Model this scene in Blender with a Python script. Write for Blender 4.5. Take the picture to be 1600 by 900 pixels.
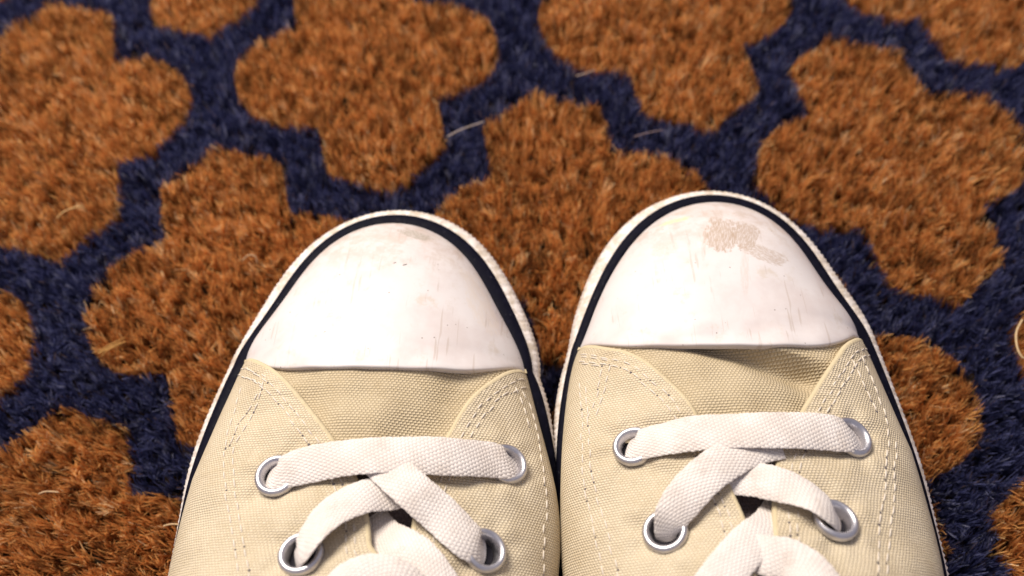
import bpy, math
import numpy as np
from mathutils import Matrix, Vector

# ------------------------------------------------------------------ camera, light, exposure
SC = bpy.context.scene
for o in list(bpy.data.objects): bpy.data.objects.remove(o)
H0 = 0.27                               # camera height over the pile (m)
FPX, PITCH, ROLL = 1500.0, 1.10984, -0.04334
cam = bpy.data.cameras.new("camera"); camo = bpy.data.objects.new("camera", cam)
SC.collection.objects.link(camo); SC.camera = camo
cam.sensor_width = 36.0; cam.lens = FPX/1600*36.0
cam.clip_start = 0.005; cam.clip_end = 20
camo.matrix_world = Matrix.Translation((0, 0, H0)) @ Matrix.Rotation(math.pi/2-PITCH, 4, 'X') @ Matrix.Rotation(ROLL, 4, 'Z')
cam.dof.use_dof = True; cam.dof.focus_distance = 0.240; cam.dof.aperture_fstop = 9.0

W = bpy.data.worlds.new("World"); SC.world = W; W.use_nodes = True
bg = W.node_tree.nodes['Background']; bg.inputs[0].default_value = (0.88, 0.84, 1.0, 1); bg.inputs[1].default_value = 0.36

def area(name, loc, target, size, power, col):
    l = bpy.data.lights.new(name, 'AREA'); l.shape = 'RECTANGLE'; l.size, l.size_y = size
    l.energy = power; l.color = col
    o = bpy.data.objects.new(name, l); SC.collection.objects.link(o)
    o.location = loc
    o.rotation_euler = (Vector(target)-Vector(loc)).to_track_quat('-Z', 'Y').to_euler()
    return o
area("window_light", (-0.42, 0.76, 0.98), (0.0, 0.20, 0.0), (0.60, 0.48), 24.5, (1.0, 0.905, 0.79))

SC.view_settings.view_transform = 'Standard'; SC.view_settings.look = 'None'
SC.view_settings.exposure = 0.20; SC.view_settings.gamma = 1.0
SC.view_settings.use_curve_mapping = False
SC.cycles.max_bounces = 8; SC.cycles.diffuse_bounces = 6

rng = np.random.default_rng(7)

# ------------------------------------------------------------------ helpers
def rays(px):
    px = np.atleast_2d(np.asarray(px, float))
    fw = np.array([0, math.cos(PITCH), -math.sin(PITCH)]); rt = np.array([1., 0, 0]); up = np.cross(rt, fw)
    c, s = math.cos(ROLL), math.sin(ROLL)
    rt, up = c*rt+s*up, -s*rt+c*up
    return fw+(px[:, :1]-800)/FPX*rt-(px[:, 1:2]-450)/FPX*up
def unproj(px, z=0.0):
    d = rays(px); t = (np.asarray(z)-H0)/d[:, 2]
    return d[:, :2]*t[:, None]

def link(name, me, mat=None, parent=None):
    o = bpy.data.objects.new(name, me); SC.collection.objects.link(o)
    if mat is not None: me.materials.append(mat)
    if parent is not None:
        o.parent = parent
    return o
def mesh(name, V, F, UV=None, smooth=True):
    me = bpy.data.meshes.new(name)
    me.from_pydata([tuple(map(float, v)) for v in V], [], [tuple(map(int, f)) for f in F])
    if UV is not None:
        l = me.uv_layers.new(name="UVMap")
        idx = np.empty(len(me.loops), np.int32); me.loops.foreach_get('vertex_index', idx)
        l.data.foreach_set('uv', np.asarray(UV, np.float32)[idx].ravel())
    if smooth: me.polygons.foreach_set('use_smooth', np.ones(len(me.polygons), bool))
    me.update(); return me
def gridfaces(n, m, wrap_n=False, wrap_m=False, base=0):
    F = []
    for i in range(n if wrap_n else n-1):
        for j in range(m if wrap_m else m-1):
            a = i*m+j; b = i*m+(j+1) % m; c = ((i+1) % n)*m+(j+1) % m; d = ((i+1) % n)*m+j
            F.append((base+a, base+b, base+c, base+d))
    return F
def catmull(P, n):
    P = np.asarray(P, float)
    Q = np.vstack([2*P[0]-P[1], P, 2*P[-1]-P[-2]])
    seg = len(P)-1; t = np.linspace(0, seg, n); i = np.minimum(t.astype(int), seg-1); f = (t-i)[:, None]
    p0, p1, p2, p3 = Q[i], Q[i+1], Q[i+2], Q[i+3]
    return 0.5*((2*p1)+(-p0+p2)*f+(2*p0-5*p1+4*p2-p3)*f**2+(-p0+3*p1-3*p2+p3)*f**3)
def resample(P, step):
    P = np.asarray(P, float); d = np.r_[0, np.cumsum(np.linalg.norm(np.diff(P, axis=0), axis=1))]
    n = max(2, int(round(d[-1]/step))+1); t = np.linspace(0, d[-1], n)
    return np.stack([np.interp(t, d, P[:, k]) for k in range(P.shape[1])], 1)
def thing(name, label, cat, loc):
    o = bpy.data.objects.new(name, None); SC.collection.objects.link(o)
    o.empty_display_size = 0.02; o.location = loc; o['label'] = label; o['category'] = cat
    return o

# ------------------------------------------------------------------ materials
class NT:
    def __init__(s, name):
        s.m = bpy.data.materials.new(name); s.m.use_nodes = True
        s.t = s.m.node_tree; s.b = s.t.nodes['Principled BSDF']
    def n(s, typ, **kw):
        x = s.t.nodes.new(typ)
        for k, v in kw.items(): setattr(x, k, v)
        return x
    def l(s, a, b): s.t.links.new(a, b)
    def val(s, sock, v):
        if hasattr(v, 'is_output') or isinstance(v, bpy.types.NodeSocket): s.l(v, sock)
        else: sock.default_value = v
    def math(s, op, a, b=0.0, c=0.0):
        x = s.n('ShaderNodeMath', operation=op); s.val(x.inputs[0], a); s.val(x.inputs[1], b); s.val(x.inputs[2], c); return x.outputs[0]
    def mix(s, fac, a, b):
        x = s.n('ShaderNodeMix', data_type='RGBA'); s.val(x.inputs[0], fac); s.val(x.inputs[6], a); s.val(x.inputs[7], b); return x.outputs[2]
    def noise(s, vec, scale, detail=3, rough=0.55):
        x = s.n('ShaderNodeTexNoise'); s.l(vec, x.inputs['Vector']); x.inputs['Scale'].default_value = scale
        x.inputs['Detail'].default_value = detail; x.inputs['Roughness'].default_value = rough; return x.outputs[0]
    def ramp(s, v, lo, hi, a=0.0, b=1.0):
        x = s.n('ShaderNodeMapRange', interpolation_type='SMOOTHSTEP'); s.val(x.inputs[0], v)
        for i, q in enumerate((lo, hi, a, b)): x.inputs[i+1].default_value = q
        return x.outputs[0]
    def bump(s, h, dist, strength=1.0, nrm=None):
        x = s.n('ShaderNodeBump'); x.inputs['Strength'].default_value = strength; x.inputs['Distance'].default_value = dist
        s.l(h, x.inputs['Height'])
        if nrm is not None: s.l(nrm, x.inputs['Normal'])
        return x.outputs[0]
    def obj(s): return s.n('ShaderNodeTexCoord').outputs['Object']
    def uv(s): return s.n('ShaderNodeTexCoord').outputs['UV']
def rgb(r, g, b): return (r, g, b, 1)

def weave_height(t, uvvec, pu, pv):
    sep = t.n('ShaderNodeSeparateXYZ'); t.l(uvvec, sep.inputs[0])
    wob = t.noise(uvvec, 420, 2)
    u = t.math('ADD', t.math('MULTIPLY', sep.outputs[0], 1/pu), t.math('MULTIPLY', wob, 0.55))
    v = t.math('ADD', t.math('MULTIPLY', sep.outputs[1], 1/pv), t.math('MULTIPLY', t.noise(uvvec, 500, 2), 0.55))
    row = t.math('FLOOR', v)
    us = t.math('ADD', u, t.math('MULTIPLY', row, 0.5))
    a = t.math('ABSOLUTE', t.math('SINE', t.math('MULTIPLY', us, math.pi)))
    b = t.math('ABSOLUTE', t.math('SINE', t.math('MULTIPLY', v, math.pi)))
    return t.math('MULTIPLY', t.math('POWER', a, 0.7), t.math('POWER', b, 0.7)), t.math('FLOOR', us), row

def canvas_mat(name, c1, c2, pu=0.00090, pv=0.00066):
    t = NT(name); uv = t.uv()
    h, iu, iv = weave_height(t, uv, pu, pv)
    comb = t.n('ShaderNodeCombineXYZ'); t.l(iu, comb.inputs[0]); t.l(iv, comb.inputs[1])
    wn = t.n('ShaderNodeTexWhiteNoise', noise_dimensions='2D'); t.l(comb.outputs[0], wn.inputs['Vector'])
    base = t.mix(t.ramp(t.noise(uv, 70, 4), 0.35, 0.7), c1, c2)
    thr = t.mix(t.math('MULTIPLY', wn.outputs[0], 0.30), base, rgb(c1[0]*1.12, c1[1]*1.14, c1[2]*1.25))
    # weave gaps mixed darker and yellower: shade between threads painted into the colour
    gap = t.ramp(h, 0.10, 0.5, 0.36, 0.0)
    col = t.mix(gap, thr, rgb(c2[0]*0.62, c2[1]*0.56, c2[2]*0.42))
    soil = t.ramp(t.noise(t.obj(), 65, 6, 0.65), 0.54, 0.74, 0, 0.32)
    col = t.mix(soil, col, rgb(c2[0]*0.75, c2[1]*0.70, c2[2]*0.66))
    t.l(col, t.b.inputs['Base Color']); t.b.inputs['Roughness'].default_value = 0.9
    t.b.inputs['Specular IOR Level'].default_value = 0.2
    fine = t.noise(uv, 3500, 2)
    hh = t.math('ADD', h, t.math('MULTIPLY', fine, 0.25))
    t.l(t.bump(hh, 0.00030, 0.9), t.b.inputs['Normal'])
    return t.m
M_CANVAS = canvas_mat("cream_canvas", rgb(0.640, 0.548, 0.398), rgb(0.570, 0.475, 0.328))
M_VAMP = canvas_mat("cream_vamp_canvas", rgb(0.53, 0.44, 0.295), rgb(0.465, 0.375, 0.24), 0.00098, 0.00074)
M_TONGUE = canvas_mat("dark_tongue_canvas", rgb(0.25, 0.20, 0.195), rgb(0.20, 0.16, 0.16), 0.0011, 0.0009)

def edge_mat():
    t = NT("folded_canvas_edge"); o = t.obj()
    t.l(t.mix(t.noise(o, 500, 3), rgb(0.49, 0.41, 0.255), rgb(0.56, 0.47, 0.315)), t.b.inputs['Base Color'])
    t.b.inputs['Roughness'].default_value = 0.9
    t.l(t.bump(t.noise(o, 1800, 3), 0.0003, 0.6), t.b.inputs['Normal'])
    return t.m
M_EDGE = edge_mat()

def lace_mat():
    t = NT("white_cotton_lace"); uv = t.uv()
    mp = t.n('ShaderNodeMapping'); mp.inputs['Rotation'].default_value = (0, 0, math.radians(28)); t.l(uv, mp.inputs[0])
    h, iu, iv = weave_height(t, mp.outputs[0], 0.00108, 0.00074)
    o = t.obj()
    base = t.mix(t.ramp(t.noise(o, 160, 4), 0.35, 0.7), rgb(0.70, 0.65, 0.62), rgb(0.63, 0.57, 0.53))
    col = t.mix(t.ramp(h, 0.08, 0.4, 0.30, 0), base, rgb(0.64, 0.56, 0.50))
    soil = t.ramp(t.noise(o, 130, 6, 0.7), 0.50, 0.68, 0, 0.42)
    col = t.mix(soil, col, rgb(0.47, 0.40, 0.345))
    t.l(col, t.b.inputs['Base Color']); t.b.inputs['Roughness'].default_value = 0.92
    t.b.inputs['Specular IOR Level'].default_value = 0.15
    hh = t.math('ADD', h, t.math('MULTIPLY', t.noise(uv, 2600, 3), 0.45))
    t.l(t.bump(hh, 0.00028, 0.7), t.b.inputs['Normal'])
    return t.m
M_LACE = lace_mat()

def rubber_mat(name, marks):
    """white rubber; marks = list of (x,y, rx,ry, rot, strength, colour, streak) in object metres"""
    t = NT(name); o = t.obj()
    n1 = t.noise(o, 60, 5, 0.62)
    col = t.mix(t.ramp(n1, 0.40, 0.70, 0, 0.85), rgb(0.625, 0.585, 0.58), rgb(0.55, 0.485, 0.47))
    # yellowed haze along the edge that has rubbed
    n2 = t.noise(o, 140, 6, 0.7)
    col = t.mix(t.ramp(n2, 0.55, 0.72, 0, 0.55), col, rgb(0.50, 0.42, 0.34))
    # fine black specks
    vo = t.n('ShaderNodeTexVoronoi'); t.l(o, vo.inputs['Vector']); vo.inputs['Scale'].default_value = 330; vo.inputs['Randomness'].default_value = 1
    wn = t.n('ShaderNodeSeparateColor'); t.l(vo.outputs['Color'], wn.inputs[0])
    sp = t.math('MULTIPLY', t.ramp(vo.outputs['Distance'], 0.045, 0.090, 1, 0), t.math('GREATER_THAN', wn.outputs[0], 0.45))
    col = t.mix(t.math('MULTIPLY', sp, 0.75), col, rgb(0.20, 0.16, 0.14))
    sep = t.n('ShaderNodeSeparateXYZ'); t.l(o, sep.inputs[0])
    # grime rubbed into the front of the toe
    tip = t.ramp(sep.outputs[1], 0.014, 0.036)
    n3 = t.noise(o, 190, 8, 0.75)
    col = t.mix(t.math('MULTIPLY', tip, t.ramp(n3, 0.42, 0.62, 0.10, 0.75)), col, rgb(0.47, 0.385, 0.33))
    for (x, y, rx, ry, rot, st, c, streak) in marks:
        dx = t.math('SUBTRACT', sep.outputs[0], x); dy = t.math('SUBTRACT', sep.outputs[1], y)
        ca, sa = math.cos(rot), math.sin(rot)
        a = t.math('ADD', t.math('MULTIPLY', dx, ca/rx), t.math('MULTIPLY', dy, sa/rx))
        b = t.math('ADD', t.math('MULTIPLY', dx, -sa/ry), t.math('MULTIPLY', dy, ca/ry))
        cv = t.n('ShaderNodeCombineXYZ'); t.l(a, cv.inputs[0]); t.l(b, cv.inputs[1])
        wv = t.n('ShaderNodeTexNoise'); t.l(cv.outputs[0], wv.inputs['Vector']); wv.inputs['Scale'].default_value = 1.6; wv.inputs['Detail'].default_value = 7; wv.inputs['Roughness'].default_value = 0.65
        d = t.math('ADD', t.math('POWER', t.math('ABSOLUTE', a), 2.6), t.math('POWER', t.math('ABSOLUTE', b), 2.6))
        d = t.math('ADD', d, t.math('MULTIPLY', t.math('SUBTRACT', wv.outputs[0], 0.5), 4.2))
        mask = t.ramp(d, 0.55, 0.85, 1, 0)
        mp = t.n('ShaderNodeMapping'); t.l(cv.outputs[0], mp.inputs[0]); mp.inputs['Scale'].default_value = streak
        g = t.n('ShaderNodeTexNoise'); t.l(mp.outputs[0], g.inputs['Vector']); g.inputs['Scale'].default_value = 3; g.inputs['Detail'].default_value = 6; g.inputs['Roughness'].default_value = 0.7
        f = t.math('MULTIPLY', mask, t.ramp(g.outputs[0], 0.40, 0.56, 0.08, st*1.2))
        col = t.mix(f, col, c)
    for k, (rz, sx) in enumerate(((0.25, 900), (-0.5, 700), (1.2, 800))):
        mp = t.n('ShaderNodeMapping'); t.l(o, mp.inputs[0]); mp.inputs['Rotation'].default_value = (0, 0, rz); mp.inputs['Scale'].default_value = (sx, 60, 60)
        sc_ = t.n('ShaderNodeTexNoise'); t.l(mp.outputs[0], sc_.inputs['Vector']); sc_.inputs['Scale'].default_value = 1; sc_.inputs['Detail'].default_value = 2
        f = t.math('MULTIPLY', t.ramp(sc_.outputs[0], 0.66, 0.71, 0, 0.60), t.ramp(n1, 0.40, 0.55))
        col = t.mix(f, col, rgb(0.46, 0.39, 0.35))
    t.l(col, t.b.inputs['Base Color'])
    t.l(t.ramp(n2, 0.3, 0.8, 0.36, 0.6), t.b.inputs['Roughness'])
    t.b.inputs['Specular IOR Level'].default_value = 0.35
    hb = t.math('ADD', t.math('MULTIPLY', t.noise(o, 45, 3), 1.0), t.math('MULTIPLY', t.noise(o, 500, 4), 0.05))
    t.l(t.bump(hb, 0.0007, 0.30), t.b.inputs['Normal'])
    return t.m

def foxing_mat():
    t = NT("worn_white_foxing"); o = t.obj()
    n = t.noise(o, 260, 6, 0.7)
    col = t.mix(t.ramp(n, 0.38, 0.64, 0, 0.85), rgb(0.72, 0.665, 0.635), rgb(0.47, 0.385, 0.29))
    col = t.mix(t.ramp(t.noise(o, 1100, 4, 0.7), 0.58, 0.72, 0, 0.6), col, rgb(0.30, 0.24, 0.18))
    t.l(col, t.b.inputs['Base Color']); t.b.inputs['Roughness'].default_value = 0.65
    t.l(t.bump(t.noise(o, 1500, 4), 0.0003, 0.6), t.b.inputs['Normal'])
    return t.m
M_FOX = foxing_mat()
def navy_rubber():
    t = NT("navy_rubber"); o = t.obj()
    n = t.noise(o, 300, 5, 0.6)
    c = t.mix(t.ramp(n, 0.5, 0.75), rgb(0.0035, 0.0035, 0.009), rgb(0.007, 0.007, 0.016))
    c = t.mix(t.ramp(t.noise(o, 520, 6, 0.75), 0.62, 0.72, 0, 0.5), c, rgb(0.12, 0.11, 0.12))
    t.l(c, t.b.inputs['Base Color'])
    t.l(t.ramp(n, 0.3, 0.7, 0.5, 0.7), t.b.inputs['Roughness'])
    t.b.inputs['Specular IOR Level'].default_value = 0.05
    t.l(t.bump(t.noise(o, 900, 3), 0.0002, 0.5), t.b.inputs['Normal'])
    return t.m
M_NAVY = navy_rubber()
def metal_mat():
    t = NT("nickel_eyelet"); o = t.obj()
    n = t.noise(o, 700, 4)
    t.l(t.mix(n, rgb(0.66, 0.65, 0.68), rgb(0.48, 0.47, 0.50)), t.b.inputs['Base Color'])
    t.b.inputs['Metallic'].default_value = 1.0
    t.l(t.ramp(n, 0.3, 0.7, 0.34, 0.5), t.b.inputs['Roughness'])
    t.l(t.bump(t.noise(o, 1200, 2), 0.0001, 0.3), t.b.inputs['Normal'])
    return t.m
M_METAL = metal_mat()
def plain_mat(name, c1, c2, sc, rough=0.9):
    t = NT(name); o = t.obj()
    n = t.noise(o, sc, 4)
    t.l(t.mix(n, c1, c2), t.b.inputs['Base Color']); t.b.inputs['Roughness'].default_value = rough
    t.b.inputs['Specular IOR Level'].default_value = 0.2
    t.l(t.bump(n, 0.0004, 0.6), t.b.inputs['Normal'])
    return t.m
M_HOLE_SHADE = plain_mat("eyelet_hole_shade", rgb(0.012, 0.011, 0.016), rgb(0.02, 0.018, 0.024), 600)  # near-black colour standing in for the shade inside the eyelet holes
M_THREAD = plain_mat("white_thread", rgb(0.66, 0.595, 0.51), rgb(0.59, 0.53, 0.46), 900)
M_BOBBIN = plain_mat("dark_bobbin_thread", rgb(0.07, 0.06, 0.075), rgb(0.16, 0.14, 0.14), 900)
M_SOLE = plain_mat("brown_rubber_outsole", rgb(0.20, 0.13, 0.07), rgb(0.15, 0.09, 0.05), 200)
M_FLOOR = plain_mat("grey_concrete", rgb(0.30, 0.29, 0.28), rgb(0.22, 0.215, 0.21), 40)
M_BACK = plain_mat("coir_backing", rgb(0.05, 0.028, 0.012), rgb(0.03, 0.018, 0.01), 700)

def fibre_mat(name):
    t = NT(name)
    at = t.n('ShaderNodeAttribute', attribute_name='fibre_colour')
    t.l(at.outputs['Color'], t.b.inputs['Base Color'])
    t.b.inputs['Roughness'].default_value = 0.55
    t.b.inputs['Specular IOR Level'].default_value = 0.35
    # light also passes through the thin fibres
    tr = t.n('ShaderNodeBsdfTranslucent'); t.l(at.outputs['Color'], tr.inputs['Color'])
    ms = t.n('ShaderNodeMixShader'); ms.inputs[0].default_value = 0.38
    t.l(t.b.outputs[0], ms.inputs[1]); t.l(tr.outputs[0], ms.inputs[2])
    t.l(ms.outputs[0], t.t.nodes['Material Output'].inputs['Surface'])
    return t.m
M_FIBRE = fibre_mat("coir_fibre"); M_NFIBRE = fibre_mat("navy_dyed_fibre")
M_NFIBRE.node_tree.nodes['Principled BSDF'].inputs['Roughness'].default_value = 0.6

# ------------------------------------------------------------------ floor and doormat
def struct(name, me, mat):
    o = link(name, me, mat); o['kind'] = 'structure'; return o
PILE = 0.010                                   # pile height; its top is z = 0
fv = [(-3, -3, -PILE-0.006), (3, -3, -PILE-0.006), (3, 3, -PILE-0.006), (-3, 3, -PILE-0.006)]
struct("floor", mesh("floor", fv, [(0, 1, 2, 3)], smooth=False), M_FLOOR)

LA, LB, TH = 0.41098*H0, 0.30197*H0, 0.17907
OX, OY = -0.5831*H0, 0.7707*H0
E1 = np.array([math.cos(TH), math.sin(TH)]); E2 = np.array([math.sin(TH), -math.cos(TH)])
QUAD = np.array([(0.1755, 0), (0.1745, .013), (0.171, 0.027), (0.163, 0.047), (0.148, 0.063), (0.128, 0.0755), (0.105, 0.083), (0.0785, 0.0875),
                 (0.0775, 0.13), (0.0763, 0.165), (0.060, 0.1745), (0.042, 0.182), (0.025, 0.192), (0.013, 0.200), (0, 0.208)])*H0
def outline():
    q = QUAD
    a = q; b = q[::-1][1:]*[-1, 1]; c = q[1:]*[-1, -1]; d = q[::-1][1:-1]*[1, -1]
    return np.vstack([a, b, c, d])
OUT = resample(np.vstack([outline(), outline()[:1]]), 0.0012)[:-1]
# small irregularities of the printed edge: measured drift of the print over the mat
DR = np.array([(-.0005,-.0004,-.5209,.8712),(-.0011,.0019,-.4896,.6984),(.0069,-.0019,-.5372,.9456),(0,-.0046,-.4788,.623),(.005,-.0034,-.5463,.5672),(-.0068,-.0059,-.2722,.9162),(.0018,-.0024,-.2409,.7434),(.0009,.0098,-.0852,.7716),(.0004,-.0016,-.2246,.669),(-.0006,.0095,-.0744,.6962),(-.0006,-.0015,-.1419,.6404),(-.0029,-.0047,.1635,.8166),(.004,-.0001,.3192,.8448),(.0023,-.0076,.1798,.7422),(.0013,-.0042,.33,.7694),(.0007,-.0012,.2625,.7136),(-.0038,.0044,-.4314,.6579),(-.003,.0122,-.2812,.685),(-.0036,.0053,-.2649,.6107),(.0032,.0059,-.4206,.5825),(-.0048,.0016,-.3893,.4097),(-.0006,-.0013,-.027,.7311),(.0033,-.0066,.1232,.7582),(-.0061,.0052,.1395,.6839),(-.0054,-.0006,-.0162,.6557),(-.001,.0043,.3774,.8043),(-.0023,-.013,.5276,.8314),(.0009,.0007,.5439,.7571),(.0012,.0017,.3882,.7289),(.0049,.0054,.4195,.5561),(.0006,.0008,.5752,.5842),(.0034,-.0038,.4358,.4817),(-.0042,.004,.586,.5089),(-.0037,.0014,.5185,.4531),(.0016,-.0059,-.4297,.3513),(-.0025,-.0041,-.4133,.2769),(.0072,-.0015,-.5124,.3799)])*H0
def drift(P):
    d2 = ((P[:, None, :]-DR[None, :, 2:])**2).sum(2)
    w = np.exp(-d2/(2*(0.012)**2)); s = w.sum(1)+0.15
    return (w[:, :, None]*DR[None, :, :2]).sum(1)/s[:, None]
CELLS = {}
for i in range(-4, 5):
    for j in range(-3, 4):
        u = LA*(i+0.5*j); v = LB*j
        c = np.array([OX, OY])+u*E1+v*E2
        P = c+OUT[:, :1]*E1+OUT[:, 1:]*E2
        CELLS[(i, j)] = (c, P+drift(P))
MATC = np.array([0.0, 0.155]); MHW, MHH = 0.375, 0.235        # mat centre and half sizes, along E1 / E2
def in_mat(P, m=0.0):
    q = P-MATC; return (np.abs(q@E1) < MHW-m) & (np.abs(q@E2) < MHH-m)
def inside(P, poly):
    x, y = P[:, 0], P[:, 1]; r = np.zeros(len(P), bool)
    x0, y0 = poly[:, 0], poly[:, 1]; x1, y1 = np.roll(x0, -1), np.roll(y0, -1)
    for a, b, c, d in zip(x0, y0, x1, y1):
        if b == d: continue
        k = ((b > y) != (d > y)) & (x < (c-a)*(y-b)/(d-b)+a); r ^= k
    return r

def ribbon_fibres(name, root, lean, length, wid, colour, mat, parent, curl):
    """fibres as curling ribbons: root (n,3), lean (n,2) horizontal lean, colour (n,3)"""
    n = len(root); K = 3
    t = np.array([0.12, 0.66, 1.0])[None, :]
    az = rng.uniform(0, 2*np.pi, n)
    cx, cy = np.cos(az), np.sin(az)
    ph = rng.uniform(0, 2*np.pi, n)[:, None]
    P = np.zeros((n, K, 3))
    hgt = length[:, None]*(t-0.22*t**2*np.minimum(1.6, np.hypot(lean[:, 0], lean[:, 1])[:, None]))
    bend = t**1.6*length[:, None]
    wig = (np.sin(3.4*t**1.5*2+ph)-np.sin(ph))*curl[:, None]
    P[:, :, 0] = root[:, None, 0]+lean[:, :1]*bend+wig*cx[:, None]
    P[:, :, 1] = root[:, None, 1]+lean[:, 1:]*bend+wig*cy[:, None]
    P[:, :, 2] = root[:, None, 2]+hgt
    tz = rng.uniform(-0.5, 0.5, n)
    wdir = np.stack([-cy, cx, tz], 1); wdir /= np.linalg.norm(wdir, axis=1)[:, None]
    wt = wid[:, None]*np.array([1.0, 0.95, 0.40])[None, :]*0.5
    A = P+wdir[:, None, :]*wt[:, :, None]; B = P-wdir[:, None, :]*wt[:, :, None]
    V = np.stack([A, B], 2).reshape(n*K*2, 3)
    b = (np.arange(n)*K*2)[:, None]+(np.arange(K-1)*2)[None, :]
    Fq = np.stack([b, b+1, b+3, b+2], 2).reshape(-1, 4)
    me = bpy.data.meshes.new(name)
    me.vertices.add(len(V)); me.vertices.foreach_set('co', V.astype(np.float32).ravel())
    me.loops.add(Fq.size); me.loops.foreach_set('vertex_index', Fq.astype(np.int32).ravel())
    me.polygons.add(len(Fq)); me.polygons.foreach_set('loop_start', (np.arange(len(Fq))*4).astype(np.int32))
    me.polygons.foreach_set('use_smooth', np.ones(len(Fq), bool))
    at = me.attributes.new('fibre_colour', 'FLOAT_COLOR', 'POINT')
    C = np.ones((n, K*2, 4), np.float32); C[:, :, :3] = colour[:, None, :]
    at.data.foreach_set('color', C.ravel())
    me.update(calc_edges=True)
    o = link(name, me, mat, parent); o['kind'] = 'stuff'
    return o

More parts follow.
